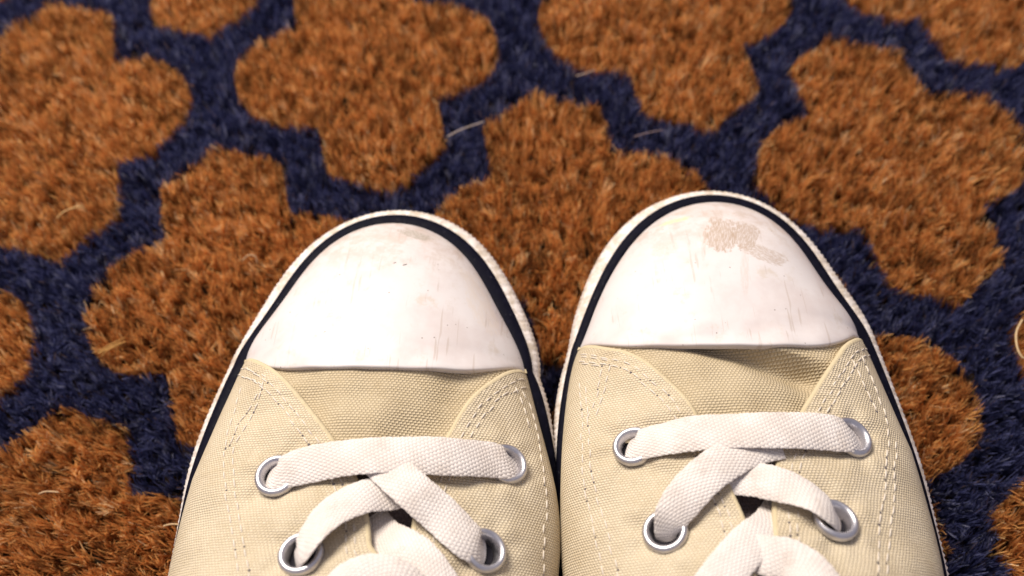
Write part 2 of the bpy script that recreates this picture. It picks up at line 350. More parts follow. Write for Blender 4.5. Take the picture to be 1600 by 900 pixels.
# shoe footprints (filled in below, pile is left out under the soles)
FOOT = []
def build_mat():
    root = thing("doormat", "brown coir doormat printed with a navy blue trellis of quatrefoils, under both sneakers", "doormat", (0, 0, 0))
    cs = [MATC+sx*MHW*E1+sy*MHH*E2 for sx, sy in ((-1, 1), (1, 1), (1, -1), (-1, -1))]
    V = [(c[0], c[1], z) for z in (-PILE-0.0055, -PILE+0.0005) for c in cs]
    link("backing", mesh("backing", V, [(3, 2, 1, 0), (4, 5, 6, 7), (0, 1, 5, 4), (1, 2, 6, 5), (2, 3, 7, 6), (3, 0, 4, 7)], smooth=False), M_BACK, root)
    # tufts on a jittered grid, denser where the photograph looks
    def tufts(step, region):
        g = np.arange(-0.42, 0.42, step); gx, gy = np.meshgrid(g, g); P = np.stack([gx.ravel(), gy.ravel()], 1)
        P[:, 0] += step*0.5*(np.arange(len(gx))[:, None] % 2 + 0*gx).ravel()
        P = P+rng.normal(0, step*0.30, P.shape)+MATC
        return P[region(P)]
    corners = unproj([(-130, -70), (1730, -70), (1780, 960), (-180, 960)])
    near = lambda P: inside(P, corners) & in_mat(P, 0.001)
    far = lambda P: ~inside(P, corners) & in_mat(P, 0.001)
    roots, leans, lens, wids, tone, curls = [], [], [], [], [], []
    for reg, step, nf, wsc in ((near, 0.00186, 19, 0.95), (far, 0.0040, 14, 2.2)):
        T = tufts(step, reg)
        for poly in FOOT: T = T[~inside(T, poly)]
        T = T[rng.random(len(T)) > 0.14]
        n = len(T)
        tl = rng.normal(0, 0.13, (n, 2))
        # combed locks: the lean wanders slowly over the mat
        tl[:, 0] += 0.04*np.sin(T[:, 0]*190+T[:, 1]*90); tl[:, 1] += 0.04*np.sin(T[:, 1]*170-T[:, 0]*110+1)
        th_ = rng.normal(0, 0.0017, n)-0.0004; tt = rng.normal(0, 1, n)
        off = rng.normal(0, step*0.17, (n, nf, 2))
        R = T[:, None, :]+off
        z = np.full((n, nf, 1), -PILE)
        roots.append(np.concatenate([R, z], 2).reshape(-1, 3))
        leans.append((tl[:, None, :]+off/step*0.30+rng.normal(0, 0.085, (n, nf, 2))).reshape(-1, 2))
        L = PILE*(1+0.0*off[:, :, 0])+th_[:, None]+rng.normal(0, 0.0008, (n, nf))-0.0008
        lens.append(np.clip(L, 0.0035, 0.0118).ravel())
        wids.append(np.clip(rng.normal(0.00034, 0.00010, n*nf), 0.00016, 0.0007)*wsc)
        tone.append((tt[:, None]*0.75+rng.normal(0, 0.85, (n, nf))).ravel())
        curls.append(np.abs(rng.normal(0, 0.00026, n*nf)+0.0001)*min(wsc, 1.6))
    root_, lean, leng, wid, tone, curl = (np.concatenate(q) for q in (roots, leans, lens, wids, tone, curls))
    # printed edge: the dye bleeds by a fraction of a millimetre
    Pj = root_[:, :2]+lean*leng[:, None]*0.85+rng.normal(0, 0.00015, (len(root_), 2))
    print('fibres', len(root_))
    cell = np.full(len(root_), -1); keys = list(CELLS)
    for k, key in enumerate(keys):
        c, poly = CELLS[key]
        m = np.flatnonzero(((Pj-c)**2).sum(1) < (0.065)**2)
        if len(m): cell[m[inside(Pj[m], poly)]] = k
    browns = np.array([(0.085, 0.036, 0.014), (0.460, 0.188, 0.058), (0.780, 0.365, 0.112), (0.900, 0.540, 0.195), (0.920, 0.740, 0.460)])
    navys = np.array([(0.008, 0.009, 0.026), (0.032, 0.036, 0.105), (0.064, 0.072, 0.190), (0.135, 0.148, 0.300), (0.320, 0.325, 0.440)])
    def pick(pal, t):
        return np.stack([np.interp(t, [-1.9, -0.7, 0.35, 1.4, 2.6], pal[:, k]) for k in range(3)], 1)
    for k, key in enumerate(keys):
        m = cell == k
        if m.sum() < 200: continue
        ribbon_fibres("brown_pile_patch", root_[m], lean[m], leng[m]+0.0002, wid[m], pick(browns, tone[m]), M_FIBRE, root, curl[m])
    m = cell < 0
    col = pick(navys, tone[m]); und = rng.random(m.sum()) < 0.012
    col[und] = np.array([0.20, 0.13, 0.09])
    ribbon_fibres("navy_pile", root_[m], lean[m], leng[m]-0.0004, wid[m], col, M_NFIBRE, root, curl[m])
    # loose straw-coloured strands caught in the pile
    def strand(px, zs, rad, c):
        P = np.column_stack([unproj(px, np.array(zs)), zs]); C = catmull(P, 28)
        return tube(C, rad, 6), c
    st = [([(698, 214), (722, 202), (757, 190)], [0.0012, 0.002, 0.0015], 0.00026, (0.36, 0.30, 0.28)),
          ([(88, 342), (100, 331), (118, 324), (132, 323)], [0, 0.0016, 0.002, 0.0006], 0.00025, (0.58, 0.37, 0.16)),
          ([(1598, 498), (1588, 520), (1590, 545), (1600, 560), (1612, 552)], [0.0005, 0.002, 0.0026, 0.002, 0.0004], 0.00030, (0.60, 0.45, 0.26)),
          ([(990, 214), (1010, 208), (1036, 203)], [0.0006, 0.0012, 0.001], 0.00020, (0.22, 0.16, 0.17)),
          ([(900, 119), (915, 115), (930, 109)], [0.0006, 0.0010, 0.0008], 0.00026, (0.32, 0.24, 0.20)),
          ([(60, 772), (72, 768), (92, 769)], [0.0006, 0.0014, 0.001], 0.00024, (0.56, 0.40, 0.24)),
          ([(255, 822), (268, 819), (284, 820)], [0.0006, 0.0014, 0.001], 0.00026, (0.58, 0.42, 0.24)),
          ([(378, 408), (388, 399), (399, 401), (402, 412)], [0.0004, 0.002, 0.002, 0.0004], 0.00024, (0.50, 0.33, 0.19))]
    for k in range(7):                         # the bleached tuft by the trellis crossing
        a = rng.uniform(-3, 3); st.append(([(146+rng.uniform(-4, 14), 556+a*1.5-k*1.2), (170, 547+a-k*1.4), (190+rng.uniform(-8, 8), 538+a*2-k*2.0)], [0.0, 0.0006+rng.uniform(0, .0006), -0.0008], 0.00015, (0.52, 0.29, 0.09)))
    for px, zs, rad, c in st:
        (V, F), c = strand(px, zs, rad, c)
        link("loose_strand", mesh("loose_strand", V, F), plain_mat("straw", rgb(*c), rgb(c[0]*0.8, c[1]*0.75, c[2]*0.7), 900, 0.6), root)

def tube(C, rad, n):
    C = np.asarray(C); T = np.gradient(C, axis=0); T /= np.linalg.norm(T, axis=1)[:, None]
    up = np.array([0.13, 0.21, 1.0]); S = np.cross(T, up); S /= np.linalg.norm(S, axis=1)[:, None]; U = np.cross(S, T)
    a = np.arange(n)/n*2*np.pi; R = np.broadcast_to(np.asarray(rad, float), (len(C),)).copy(); R[0] *= 0.3; R[-1] *= 0.3
    V = (C[:, None]+R[:, None, None]*(np.cos(a)[None, :, None]*S[:, None]+np.sin(a)[None, :, None]*U[:, None])).reshape(-1, 3)
    return V, gridfaces(len(C), n, wrap_m=True)

# ------------------------------------------------------------------ sneakers
ZF = 0.0245          # height of the feather line (top of the rubber side wall) over the pile top
SINK = 0.002         # how far the sole sinks into the pile
class Shoe:
    def __init__(s, D):
        s.D = D
        a, b = unproj(D['rear'], ZF+0.002)
        s.o = (a+b)/2; s.ex = (b-a)/np.linalg.norm(b-a); s.ey = np.array([-s.ex[1], s.ex[0]])
        s.side = D['side']
        hw = np.linalg.norm(b-a)/2
        L = lambda px, z: s.loc(unproj(px, z))
        # front arc curves R(theta) about the local origin, side curves x(y)
        def curve(front, left, right, zfun):
            def it(px):
                px = np.asarray(px, float); P = L(px, ZF)
                for _ in range(4): P = L(px, zfun(P[:, 1]))
                return P
            Fp, Lp, Rp = it(front), it(left), it(right)
            th = np.arctan2(Fp[:, 1], Fp[:, 0]); r = np.hypot(Fp[:, 0], Fp[:, 1])
            A = np.array([th**k for k in range(0, 8)]).T
            x0 = np.linspace(-1, 1, 1)
            tn = (th-np.pi/2)/(np.pi/2); co = np.polyfit(tn, r, 7)
            lp = np.polyfit(Lp[:, 1], Lp[:, 0], 3 if len(Lp) > 5 else 2); rp = np.polyfit(Rp[:, 1], Rp[:, 0], 3 if len(Rp) > 5 else 2)
            return dict(co=co, lp=lp, rp=rp, ylo=(Lp[:, 1].min(), Rp[:, 1].min()), tr=(th.min(), th.max()))
        s.zb = lambda y: ZF+0.009*np.clip(-np.asarray(y)/0.035, 0, 1)**1.2
        flat = lambda z: (lambda y: np.full(np.shape(y), z))
        s.cap = curve(D['cap'], D['canvas_l'], D['canvas_r'], s.zb)
        s.nav = curve(D['navy_front'], D['navy_l'], D['navy_r'], flat(ZF))
        s.fox = curve(D['fox_front'], D['fox_l'], D['fox_r'], flat(ZF-0.006))
    def loc(s, P): q = np.atleast_2d(P)-s.o; return np.stack([q@s.ex, q@s.ey], 1)
    def wor(s, Q): Q = np.atleast_2d(Q); return s.o+Q[:, :1]*s.ex+Q[:, 1:2]*s.ey
    def R(s, c, th):
        tn = (np.asarray(th)-np.pi/2)/(np.pi/2)
        return np.polyval(c['co'], np.clip(tn, -1, 1))
    def sides(s, c, y):
        """left and right x of a curve at y<=0, running back to a rounded heel"""
        y = np.asarray(y, float); out = []
        r0 = (-float(s.R(c, np.pi)), float(s.R(c, 0)))
        for k, (pl, sg) in enumerate(((c['lp'], -1), (c['rp'], 1))):
            yl = c['ylo'][k]+0.002
            x = np.polyval(pl, np.maximum(y, yl)); slope = np.polyval(np.polyder(pl), yl)
            ext = np.maximum(yl-y, 0)
            x = x-slope*(0.02*(1-np.exp(-ext/0.02)))          # carry the curve on, then run straight
            w = np.exp(np.minimum(y, 0)/0.004)                # join the front arc
            x = x+(r0[k]-np.polyval(pl, 0.0))*w
            out.append(x)
        l, r = out; m = (l+r)/2; hw = (r-l)/2
        f = 1-0.34*np.clip((-y-0.06)/0.09, 0, 1)**1.5
        hy = np.clip((-y-0.180)/0.034, 0, 1); f = f*np.sqrt(np.maximum(1-hy**2, 1e-6))
        return m-hw*f, m+hw*f
    def top(s, y):
        return np.interp(-np.asarray(y), [-0.05, 0, 0.012, 0.03, 0.05, 0.08, 0.12, 0.16, 0.22], [0.0445, 0.0445, 0.0462, 0.0500, 0.0555, 0.0660, 0.082, 0.074, 0.070])
    def Hs(s, x, y):
        """upper surface height in local coordinates"""
        x = np.asarray(x, float); y = np.asarray(y, float); x, y = np.broadcast_arrays(x, y)
        l, r = s.sides(s.cap, np.minimum(y, 0)); m = (l+r)/2; hw = (r-l)/2
        u = (x-m)/hw
        th = np.arctan2(np.maximum(y, 0), x); rr = np.hypot(x, np.maximum(y, 0))/s.R(s.cap, th)
        q = np.where(y > 0, rr, np.abs(u)); q = np.clip(q, 0, 1)
        ytip = float(s.R(s.cap, np.pi/2))
        zb = s.zb(np.minimum(y, 0)); T = s.top(y)
        tilt = np.where(y > 0, 1-0.20*np.clip(y/ytip, 0, 1)**1.3, 1)
        p = np.where(y > 0, 2.3, 2.3); e = 0.60
        z = zb+(T-zb)*tilt*(1-q**p)**e
        w = np.clip(-y/0.006, 0, 1)*(1-q**4)
        wr = 0.00034*np.sin(x*260+1.3*s.side+40*y)*np.sin(y*330+x*120)+0.00022*np.sin(y*520-x*90+s.side)+0.00025*np.sin(x*410+y*250+2*s.side)*np.sin(x*170-y*300)
        return z+wr*w+s.D['folds'](x, y)*w
    def hit(s, px, off=0.0):
        """where the sight lines of traced points meet the upper (local x, y, z)"""
        d = rays(px); off = np.asarray(off, float)
        t = ((0.05-H0)/d[:, 2])
        lo = (0.10-H0)/d[:, 2]; hi = (0.0-H0)/d[:, 2]
        for _ in range(40):
            t = (lo+hi)/2; P = s.loc(d[:, :2]*t[:, None]); z = H0+d[:, 2]*t
            f = z-(s.Hs(P[:, 0], P[:, 1])+off)
            lo = np.where(f > 0, t, lo); hi = np.where(f > 0, hi, t)
        P = s.loc(d[:, :2]*t[:, None])
        return np.column_stack([P, H0+d[:, 2]*t])
    def normal(s, x, y):
        e = 0.0012
        gx = (s.Hs(x+e, y)-s.Hs(x-e, y))/(2*e); gy = (s.Hs(x, y+e)-s.Hs(x, y-e))/(2*e)
        n = np.stack([-gx, -gy, np.ones_like(gx)], -1); return n/np.linalg.norm(n, axis=-1, keepdims=True)
    def put(s, name, V, F, mat, parent=None, UV=None, smooth=True):
        """local vertices -> a child mesh of the shoe"""
        V = np.asarray(V, float)
        o = link(name, mesh(name, V, F, UV, smooth), mat, parent or s.root)
        return o

def loop_params(n_front=420, n_side=300):
    ys = -np.r_[np.linspace(0.0006, 0.06, 190), np.linspace(0.061, 0.18, 70), 0.18+0.034*np.sin(np.linspace(0.02, np.pi/2, 40))]
    th = np.linspace(0, np.pi, n_front)
    return ys, th

def build_shoe(D):
    s = Shoe(D); W3 = s.wor(np.array([[0, -0.08]]))[0]
    s.root = thing("sneaker", D['label'], "sneaker", (s.o[0], s.o[1], -SINK))
    s.root.rotation_euler = (0, 0, math.atan2(s.ex[1], s.ex[0]))
    s.root['group'] = "pair of cream canvas sneakers"
    Z = lambda z: np.asarray(z)+SINK           # world height -> height in the shoe's own frame
    ys, th = loop_params()
    def loop(c):
        l, r = s.sides(c, ys); R = s.R(c, th)
        A = np.column_stack([R*np.cos(th), R*np.sin(th)])           # right -> left round the toe
        Lp = np.column_stack([l, ys]); Rp = np.column_stack([r, ys])
        return np.vstack([Rp[::-1], A, Lp])
    ci, cn, cf = loop(s.cap), loop(s.nav), loop(s.fox)
    # outward normals from the navy loop
    tn = np.gradient(cn, axis=0); no = np.column_stack([tn[:, 1], -tn[:, 0]]); no /= np.linalg.norm(no, axis=1)[:, None]
    k = np.ones(9)/9
    no = np.column_stack([np.convolve(np.pad(no[:, j], 4, mode='edge'), k, 'valid') for j in range(2)])
    no /= np.linalg.norm(no, axis=1)[:, None]
    d = ((cf-cn)*no).sum(1); d = np.clip(d, 0.0009, 0.0050)
    d = np.convolve(np.pad(d, 10, mode='edge'), np.ones(21)/21, 'valid')
    wn = ((cn-ci)*no).sum(1)
    front = (np.arange(len(cn)) >= len(ys)) & (np.arange(len(cn)) < len(ys)+len(th))
    wn = np.where(front, np.clip(wn, 0.0016, 0.0036), 0.0030)
    wn = np.convolve(np.pad(wn, 10, mode='edge'), np.ones(21)/21, 'valid')
    FOOT.append(s.wor(cn-no*0.006)[::4])
    s.cn, s.no, s.wn = cn, no, wn
    arc = np.r_[0, np.cumsum(np.linalg.norm(np.diff(cn, axis=0), axis=1))]
    # resample everything finely along the loop
    at = np.arange(0, arc[-1], 0.00040)
    I = lambda a: np.interp(at, arc, a)
    N2 = np.column_stack([I(cn[:, 0]), I(cn[:, 1])]); O2 = np.column_stack([I(no[:, 0]), I(no[:, 1])]); dd = I(d); ww = I(wn)
    # --- navy stripe, a slightly crowned rubber band on top of the side wall
    prof = [(-1.36, -0.0014), (-1.34, 0.0010), (-1.20, 0.0014), (-0.9, 0.00145), (-0.5, 0.0013), (-0.15, 0.0010), (0.0, 0.0005), (0.06, -0.0001), (0.06, -0.0016)]
    wob = 1+0.03*np.sin(at*700+s.side)+0.02*np.sin(at*1900)
    V = np.stack([np.column_stack([N2+O2*(a*ww*wob)[:, None], np.full(len(at), Z(ZF)+z)]) for a, z in prof], 1).reshape(-1, 3)
    s.put("navy_stripe", V, gridfaces(len(at), len(prof)), M_NAVY)
    # --- white rubber side wall with a knurled toe bumper
    zs = np.linspace(0, 1, 17); rows = []
    for q in zs:
        zz = (ZF-0.0010)*(1-q)+q*0.0
        bul = np.interp(q, [0, 0.06, 0.16, 0.30, 0.7, 1.0], [0.0, 0.62, 0.94, 1.0, 0.9, 0.78])
        ph = 2*np.pi*at/0.00150
        kn = 0.00015*(np.sin(ph+q*34)+np.sin(ph*0.98-q*34))*np.interp(q, [0, 0.05, 0.12, 0.6, 1], [0.5, 1, 1, 0.8, 0])
        lo = 0.0003*np.sin(at*95+q*3)*np.sin(at*41+s.side)
        rows.append(np.column_stack([N2+O2*(dd*bul+kn+lo*bul)[:, None], np.full(len(at), Z(zz))+0.00012*np.sin(ph*0.5)*(q < 0.1)]))
    first = np.column_stack([N2-O2*0.0022, np.full(len(at), Z(ZF-0.0012))])
    V = np.stack([first]+rows, 1).reshape(-1, 3); m = len(rows)+1
    s.put("rubber_sidewall", V, gridfaces(len(at), m), M_FOX)
    # --- outsole
    B = N2[::12]+O2[::12]*(dd[::12]*0.7)[:, None]; n = len(B)
    cen = np.column_stack([(B[:, 0]+B[::-1, 0])/2*0+B[:, 0]*0.02, B[:, 1]*0.9-0.006])
    V = np.vstack([np.column_stack([B, np.full(n, 0.0012)]), np.column_stack([B, np.full(n, -0.0018)]), [[0, -0.08, 0.0012], [0, -0.08, -0.0018]]])
    F = [(i, (i+1) % n, n+(i+1) % n, n+i) for i in range(n)]+[(i, 2*n, (i+1) % n) for i in range(n)]+[(n+i, n+(i+1) % n, 2*n+1) for i in range(n)]
    s.put("outsole", V, F, M_SOLE, smooth=False)
    # --- toe cap
    CO = 0.0009
    nt, nr = 150, 60
    tt = np.linspace(0, np.pi, nt); r = np.sin(np.linspace(0, np.pi/2, nr))
    RR = s.R(s.cap, tt)*(1-0.022*np.sin(tt)**0.5)
    X = r[None]*RR[:, None]*np.cos(tt)[:, None]; Y = r[None]*RR[:, None]*np.sin(tt)[:, None]
    E3 = s.hit(catmull(D['rear_edge'], 60), CO); ec = np.polyfit(E3[:, 0], E3[:, 1], 4)
    def capz(X, Y, q): return s.Hs(X, Y)+CO*(1-q**6)
    Yr = Y+np.clip(np.polyval(ec, np.clip(X, E3[:, 0].min(), E3[:, 0].max())), -0.02, 0.0015)*(1-np.clip(Y/0.020, 0, 1))**2*(1-(r[None]**10))
    Zc = capz(X, Yr, np.broadcast_to(r[None], X.shape))
    V = np.stack([X, Yr, Z(Zc)], 2).reshape(-1, 3).tolist(); F = gridfaces(nt, nr)
    # rounded rear lip
    edge = [(nt-1)*nr+j for j in range(nr-1, 0, -1)]+[0]+[j for j in range(1, nr)]
    prev = edge
    for dy, dz in ((-0.00025, -0.00006), (-0.0005, -0.00025), (-0.0006, -0.0006), (-0.0006, -0.0024)):
        cur = []
        for e in edge:
            v = V[e]; cur.append(len(V)); V.append([v[0], v[1]+dy, v[2]+dz])
        F += [(prev[i], cur[i], cur[i+1], prev[i+1]) for i in range(len(edge)-1)]
        prev = cur
    s.put("toe_cap", V, F, s.D['cap_mat'])
    # --- vamp canvas under the lacing, in front of the throat
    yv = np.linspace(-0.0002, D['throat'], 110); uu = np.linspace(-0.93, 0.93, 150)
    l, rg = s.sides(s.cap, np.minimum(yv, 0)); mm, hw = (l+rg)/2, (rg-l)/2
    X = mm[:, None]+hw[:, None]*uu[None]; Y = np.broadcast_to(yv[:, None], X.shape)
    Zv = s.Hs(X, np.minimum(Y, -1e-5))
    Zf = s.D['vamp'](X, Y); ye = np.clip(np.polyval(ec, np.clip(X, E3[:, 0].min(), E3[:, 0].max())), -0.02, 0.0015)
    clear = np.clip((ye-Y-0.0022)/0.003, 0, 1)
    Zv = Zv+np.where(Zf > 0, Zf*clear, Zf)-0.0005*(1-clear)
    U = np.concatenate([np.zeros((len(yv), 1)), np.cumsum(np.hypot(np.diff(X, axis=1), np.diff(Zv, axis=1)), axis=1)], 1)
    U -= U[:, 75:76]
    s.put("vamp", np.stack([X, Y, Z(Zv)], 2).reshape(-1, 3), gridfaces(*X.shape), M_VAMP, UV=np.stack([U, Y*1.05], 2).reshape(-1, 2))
    # --- tongue seen dark through the gap
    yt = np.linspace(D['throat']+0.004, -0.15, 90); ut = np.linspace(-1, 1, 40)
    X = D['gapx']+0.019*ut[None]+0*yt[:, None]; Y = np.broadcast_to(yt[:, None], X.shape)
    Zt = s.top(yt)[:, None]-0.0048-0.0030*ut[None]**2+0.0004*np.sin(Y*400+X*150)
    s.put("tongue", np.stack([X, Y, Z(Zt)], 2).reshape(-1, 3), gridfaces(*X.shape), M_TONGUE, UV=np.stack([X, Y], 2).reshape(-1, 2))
    # --- quarters (eyestay panels)
    QO = 0.0017
    eyel = {k: s.hit([p], QO)[0] for k, p in D['eyelets'].items()}
    s.eye = eyel
    stitch_V, stitch_F, hole_V, hole_F = [], [], [], []
    def QOF(q):
        lq, rq = s.sides(s.cap, np.minimum(q[:, 1], 0)); uq = np.clip(np.abs((q[:, 0]-(lq+rq)/2)/((rq-lq)/2)), 0, 1)
        return QO*(1-uq**8)+0.00014
    def add_stitches(P, qo, pitch=0.0031):
        """thread stitches along a local polyline P (n,2) lying on the quarter"""
        P = resample(P, 0.0003); L = len(P)*0.0003; n = max(1, int(L/pitch))
        for k in range(n):
            a = (k+0.14)*pitch+rng.normal(0, 0.00008); b = (k+0.86)*pitch+rng.normal(0, 0.00008)
            idx = np.clip(np.linspace(a, b, 7)/0.0003, 0, len(P)-1.001); i0 = idx.astype(int); f = (idx-i0)[:, None]
            q = P[i0]*(1-f)+P[i0+1]*f
            tq = q[-1]-q[0]; tq = tq/np.linalg.norm(tq); q = q+np.array([-tq[1], tq[0]])*rng.normal(0, 0.00016)
            z = s.Hs(q[:, 0], q[:, 1])+qo(q)+np.array([-0.00022, -0.00004, 0.00004, 0.00006, 0.00004, -0.00004, -0.00022])
            V, F = tube(np.column_stack([q, Z(z)]), 0.00020*np.array([1, .9, 1, 1, 1, .9, 1]), 6)
            base = sum(len(v) for v in stitch_V); stitch_V.append(V); stitch_F.extend([tuple(x+base for x in f_) for f_ in F])
            if rng.random() < 0.34:
                c = np.r_[q[-1]+tq*pitch*0.14, 0]; c[2] = Z(float(s.Hs(c[0], c[1]))+float(qo(c[None, :2])[0])+0.00002)
                nn = s.normal(c[0], c[1]); ax = np.array([tq[0], tq[1], 0]); ax -= nn*(ax@nn); ax /= np.linalg.norm(ax); ay = np.cross(nn, ax)
                base = sum(len(v) for v in hole_V); rr_ = 0.00032*rng.uniform(0.7, 1.15)
                ring = [c+rr_*(np.cos(w)*ax+np.sin(w)*ay)-nn*0.0001 for w in np.arange(8)/8*2*np.pi]
                hole_V.append(np.vstack([ring, [c+nn*0.00016]])); hole_F.extend([(base+i, base+(i+1) % 8, base+8) for i in range(8)])
    for sg, key in ((-1, 'ql'), (1, 'qr')):
        inner = s.hit(D[key], QO)[:, :2]
        # extend the throat edge up the lacing and round the collar
        ext = np.array([(D['gapx']+sg*0.0085, -0.085), (D['gapx']+sg*0.009, -0.115), (D['gapx']+sg*0.020, -0.140), (D['gapx']+sg*0.026, -0.175), (D['gapx']+sg*0.016, -0.204), (D['gapx']+sg*0.001, -0.2128)])
        inner = np.vstack([inner, ext])
        inner = catmull(inner, 900)
        yi = inner[:, 1]; ok = np.r_[True, yi[1:] < np.minimum.accumulate(yi)[:-1]-1e-6]
        inner = inner[ok]; yi = inner[:, 1]
        yq = np.concatenate([np.linspace(yi[0]-1e-5, yi[0]-0.006, 40)[:-1], np.linspace(yi[0]-0.006, -0.075, 170)[:-1], np.linspace(-0.075, -0.2125, 90)])
        xi = np.interp(-yq, -yi, inner[:, 0])
        l, rg = s.sides(s.cap, np.minimum(yq, 0)); xo = l if sg < 0 else rg
        mm = (l+rg)/2; hw = (rg-l)/2
        # never wider than the outline
        xi = np.where(sg*(xo-xi) > 0.0002, xi, xo-sg*0.0002)
        nt = 110
        t = 1-(1-np.linspace(0, 1, nt))**1.0; t = np.sin(t*np.pi/2)**0.9
        X = xi[:, None]+(xo-xi)[:, None]*t[None]; Y = np.broadcast_to(yq[:, None], X.shape)
        u = np.clip(np.abs((X-mm[:, None])/hw[:, None]), 0, 1)
        H_ = s.Hs(X, np.minimum(Y, -1e-5)); offq = QO*(1-u**8)
        # the free front edge lifts a little off the vamp
        dist = np.abs(X-xi[:, None]); lift = 0.0002*np.exp(-(dist/0.004)**2)
        Zq = H_+offq+lift
        Zq = Zq+0.00016*np.sin(Y*2*np.pi/0.0031+X*300)*np.exp(-((dist-0.0036)/0.0022)**2)*(1-u**8)
        for ek, e in eyel.items():
            de = np.hypot(X-e[0], Y-e[1]); fe = np.arctan2(Y-e[1], X-e[0])
            Zq = Zq-0.0007*np.exp(-((de-0.0045)/0.0022)**2)+0.00028*np.sin(7*fe+e[0]*900)*np.exp(-((de-0.0072)/0.0022)**2)
        U = np.concatenate([np.zeros((len(yq), 1)), np.cumsum(np.hypot(np.diff(X, axis=1), np.diff(Zq, axis=1)), axis=1)], 1)
        U = U-U[:, -1:]
        V = np.stack([X, Y, Z(Zq)], 2).reshape(-1, 3).tolist(); UV = np.stack([U*sg, Y*1.05], 2).reshape(-1, 2).tolist()
        nrow, ncol = X.shape
        F = gridfaces(nrow, ncol)
        # eyelet openings
        cx = (X[:-1, :-1]+X[1:, 1:])/2; cy = (Y[:-1, :-1]+Y[1:, 1:])/2; cz = (Zq[:-1, :-1]+Zq[1:, 1:])/2; kill = np.zeros(cx.shape, bool)
        for ek, e in eyel.items():
            kill |= (cx-e[0])**2+(cy-e[1])**2+(cz-e[2])**2 < 0.0041**2
        F = [f for f, kq in zip(F, kill.ravel()) if not kq]
        # tuck under at the feather line
        e0 = [i*ncol+ncol-1 for i in range(nrow)]
        for dx, dz in ((0.0002, -0.0022), (0.0014, -0.0052), (0.0034, -0.0105)):
            cur = []
            for e in e0:
                v = V[e]; cur.append(len(V)); V.append([v[0]-sg*dx, v[1], max(v[2]+dz, Z(ZF-0.004))]); UV.append([UV[e][0], UV[e][1]])
            p_ = e0 if dz == -0.0022 else prev
            F += [(p_[i], cur[i], cur[i+1], p_[i+1]) for i in range(nrow-1)]; prev = cur
        s.put("quarter", V, F, M_CANVAS, UV=UV)
        qobj = SC.collection.objects[-1] if False else bpy.data.objects[-1]
        # folded raw edge: half-round lip along the inner edge
        Pe = np.column_stack([xi, yq]); te = np.gradient(Pe, axis=0); te /= np.linalg.norm(te, axis=1)[:, None]+1e-12
        ne = np.column_stack([te[:, 1], -te[:, 0]]); ne *= np.sign((ne[:, 0]*-sg))[:, None]
        ne = np.where(np.isfinite(ne), ne, 0)
        kk = np.ones(7)/7; ne = np.column_stack([np.convolve(np.pad(ne[:, j], 3, mode='edge'), kk, 'valid') for j in range(2)]); ne /= np.linalg.norm(ne, axis=1)[:, None]+1e-9
        zt = Zq[:, 0]; lip = []
        for a, b in ((-0.0004, -0.0001), (0.0, 0.00006), (0.00035, 0.0), (0.0007, -0.00028), (0.0009, -0.0008), (0.0008, -0.0015), (0.0004, -0.0026)):
            lip.append(np.column_stack([Pe+ne*a, Z(zt+b)+0.00004*np.sin(yq*2600)]))
        lip = np.stack(lip, 1); s.put("folded_edge", lip.reshape(-1, 3), gridfaces(lip.shape[0], lip.shape[1]), M_EDGE)
        # stitch rows that follow the free edge
        qo = QOF
        vis = (yq > -0.075)
        for off in (0.0026, 0.0045):
            Q = (Pe-ne*off)[vis]; lq, rq = s.sides(s.cap, np.minimum(Q[:, 1], 0)); hwq = (rq-lq)/2; uq = np.abs((Q[:, 0]-(lq+rq)/2)/hwq)
            Q = Q[(uq < 0.98) & (Q[:, 1] < -0.0005)]
            if len(Q) > 4: add_stitches(Q, qo)
    for line in D['stitches']:
        add_stitches(s.hit(catmull(line, 40), QO)[:, :2], QOF)
    o = s.put("stitching", np.vstack(stitch_V), stitch_F, M_THREAD); o['kind'] = 'stuff'
    o = s.put("stitch_knots", np.vstack(hole_V), hole_F, M_BOBBIN); o['kind'] = 'stuff'
    # --- eyelets
    for key, e in eyel.items():
        nn = s.normal(e[0], e[1]); ax = np.array([1., 0, 0]); ax -= nn*(ax@nn); ax /= np.linalg.norm(ax); ay = np.cross(nn, ax)
        c = np.array([e[0], e[1], Z(e[2])])
        prof = [(0.0031, -0.0030), (0.00315, -0.0010), (0.0033, -0.0001), (0.0035, 0.0006), (0.0039, 0.00098), (0.0043, 0.00110), (0.0047, 0.00088), (0.00508, 0.0004), (0.0051, -0.0006)]
        n = 48; a = np.arange(n)/n*2*np.pi
        V = np.stack([c+nn*z+r_*(np.cos(a)[:, None]*ax+np.sin(a)[:, None]*ay) for r_, z in prof], 0).reshape(-1, 3)
        eo = s.put("eyelet", V, gridfaces(len(prof), n, wrap_m=True), M_METAL)
        V = np.vstack([[c-nn*0.0026], c-nn*0.0022+0.0030*(np.cos(a)[:, None]*ax+np.sin(a)[:, None]*ay)])
        s.put("eyelet_shade_disc", V, [(0, 1+i, 1+(i+1) % n) for i in range(n)], M_HOLE_SHADE, parent=eo)  # added dark disc closes the barrel, painting the shade of the hole
    # --- laces
    main = None
    for name, pts, hts, wds, rolls in D['laces']:
        hts = np.array(hts); P = s.hit(pts, hts)
        C = catmull(P, 110); Wd = catmull(np.column_stack([wds, rolls]), 110); w, roll = Wd[:, 0], Wd[:, 1]
        C[:, 2] = Z(C[:, 2])
        T = np.gradient(C, axis=0); T /= np.linalg.norm(T, axis=1)[:, None]
        nrm = s.normal(C[:, 0], np.minimum(C[:, 1], -0.002)); nrm = nrm*0.6+np.array([0, 0, 0.4])
        S = np.cross(nrm, T); S /= np.linalg.norm(S, axis=1)[:, None]; Nn = np.cross(T, S)
        cr, sr = np.cos(roll)[:, None], np.sin(roll)[:, None]
        S, Nn = S*cr+Nn*sr, -S*sr+Nn*cr
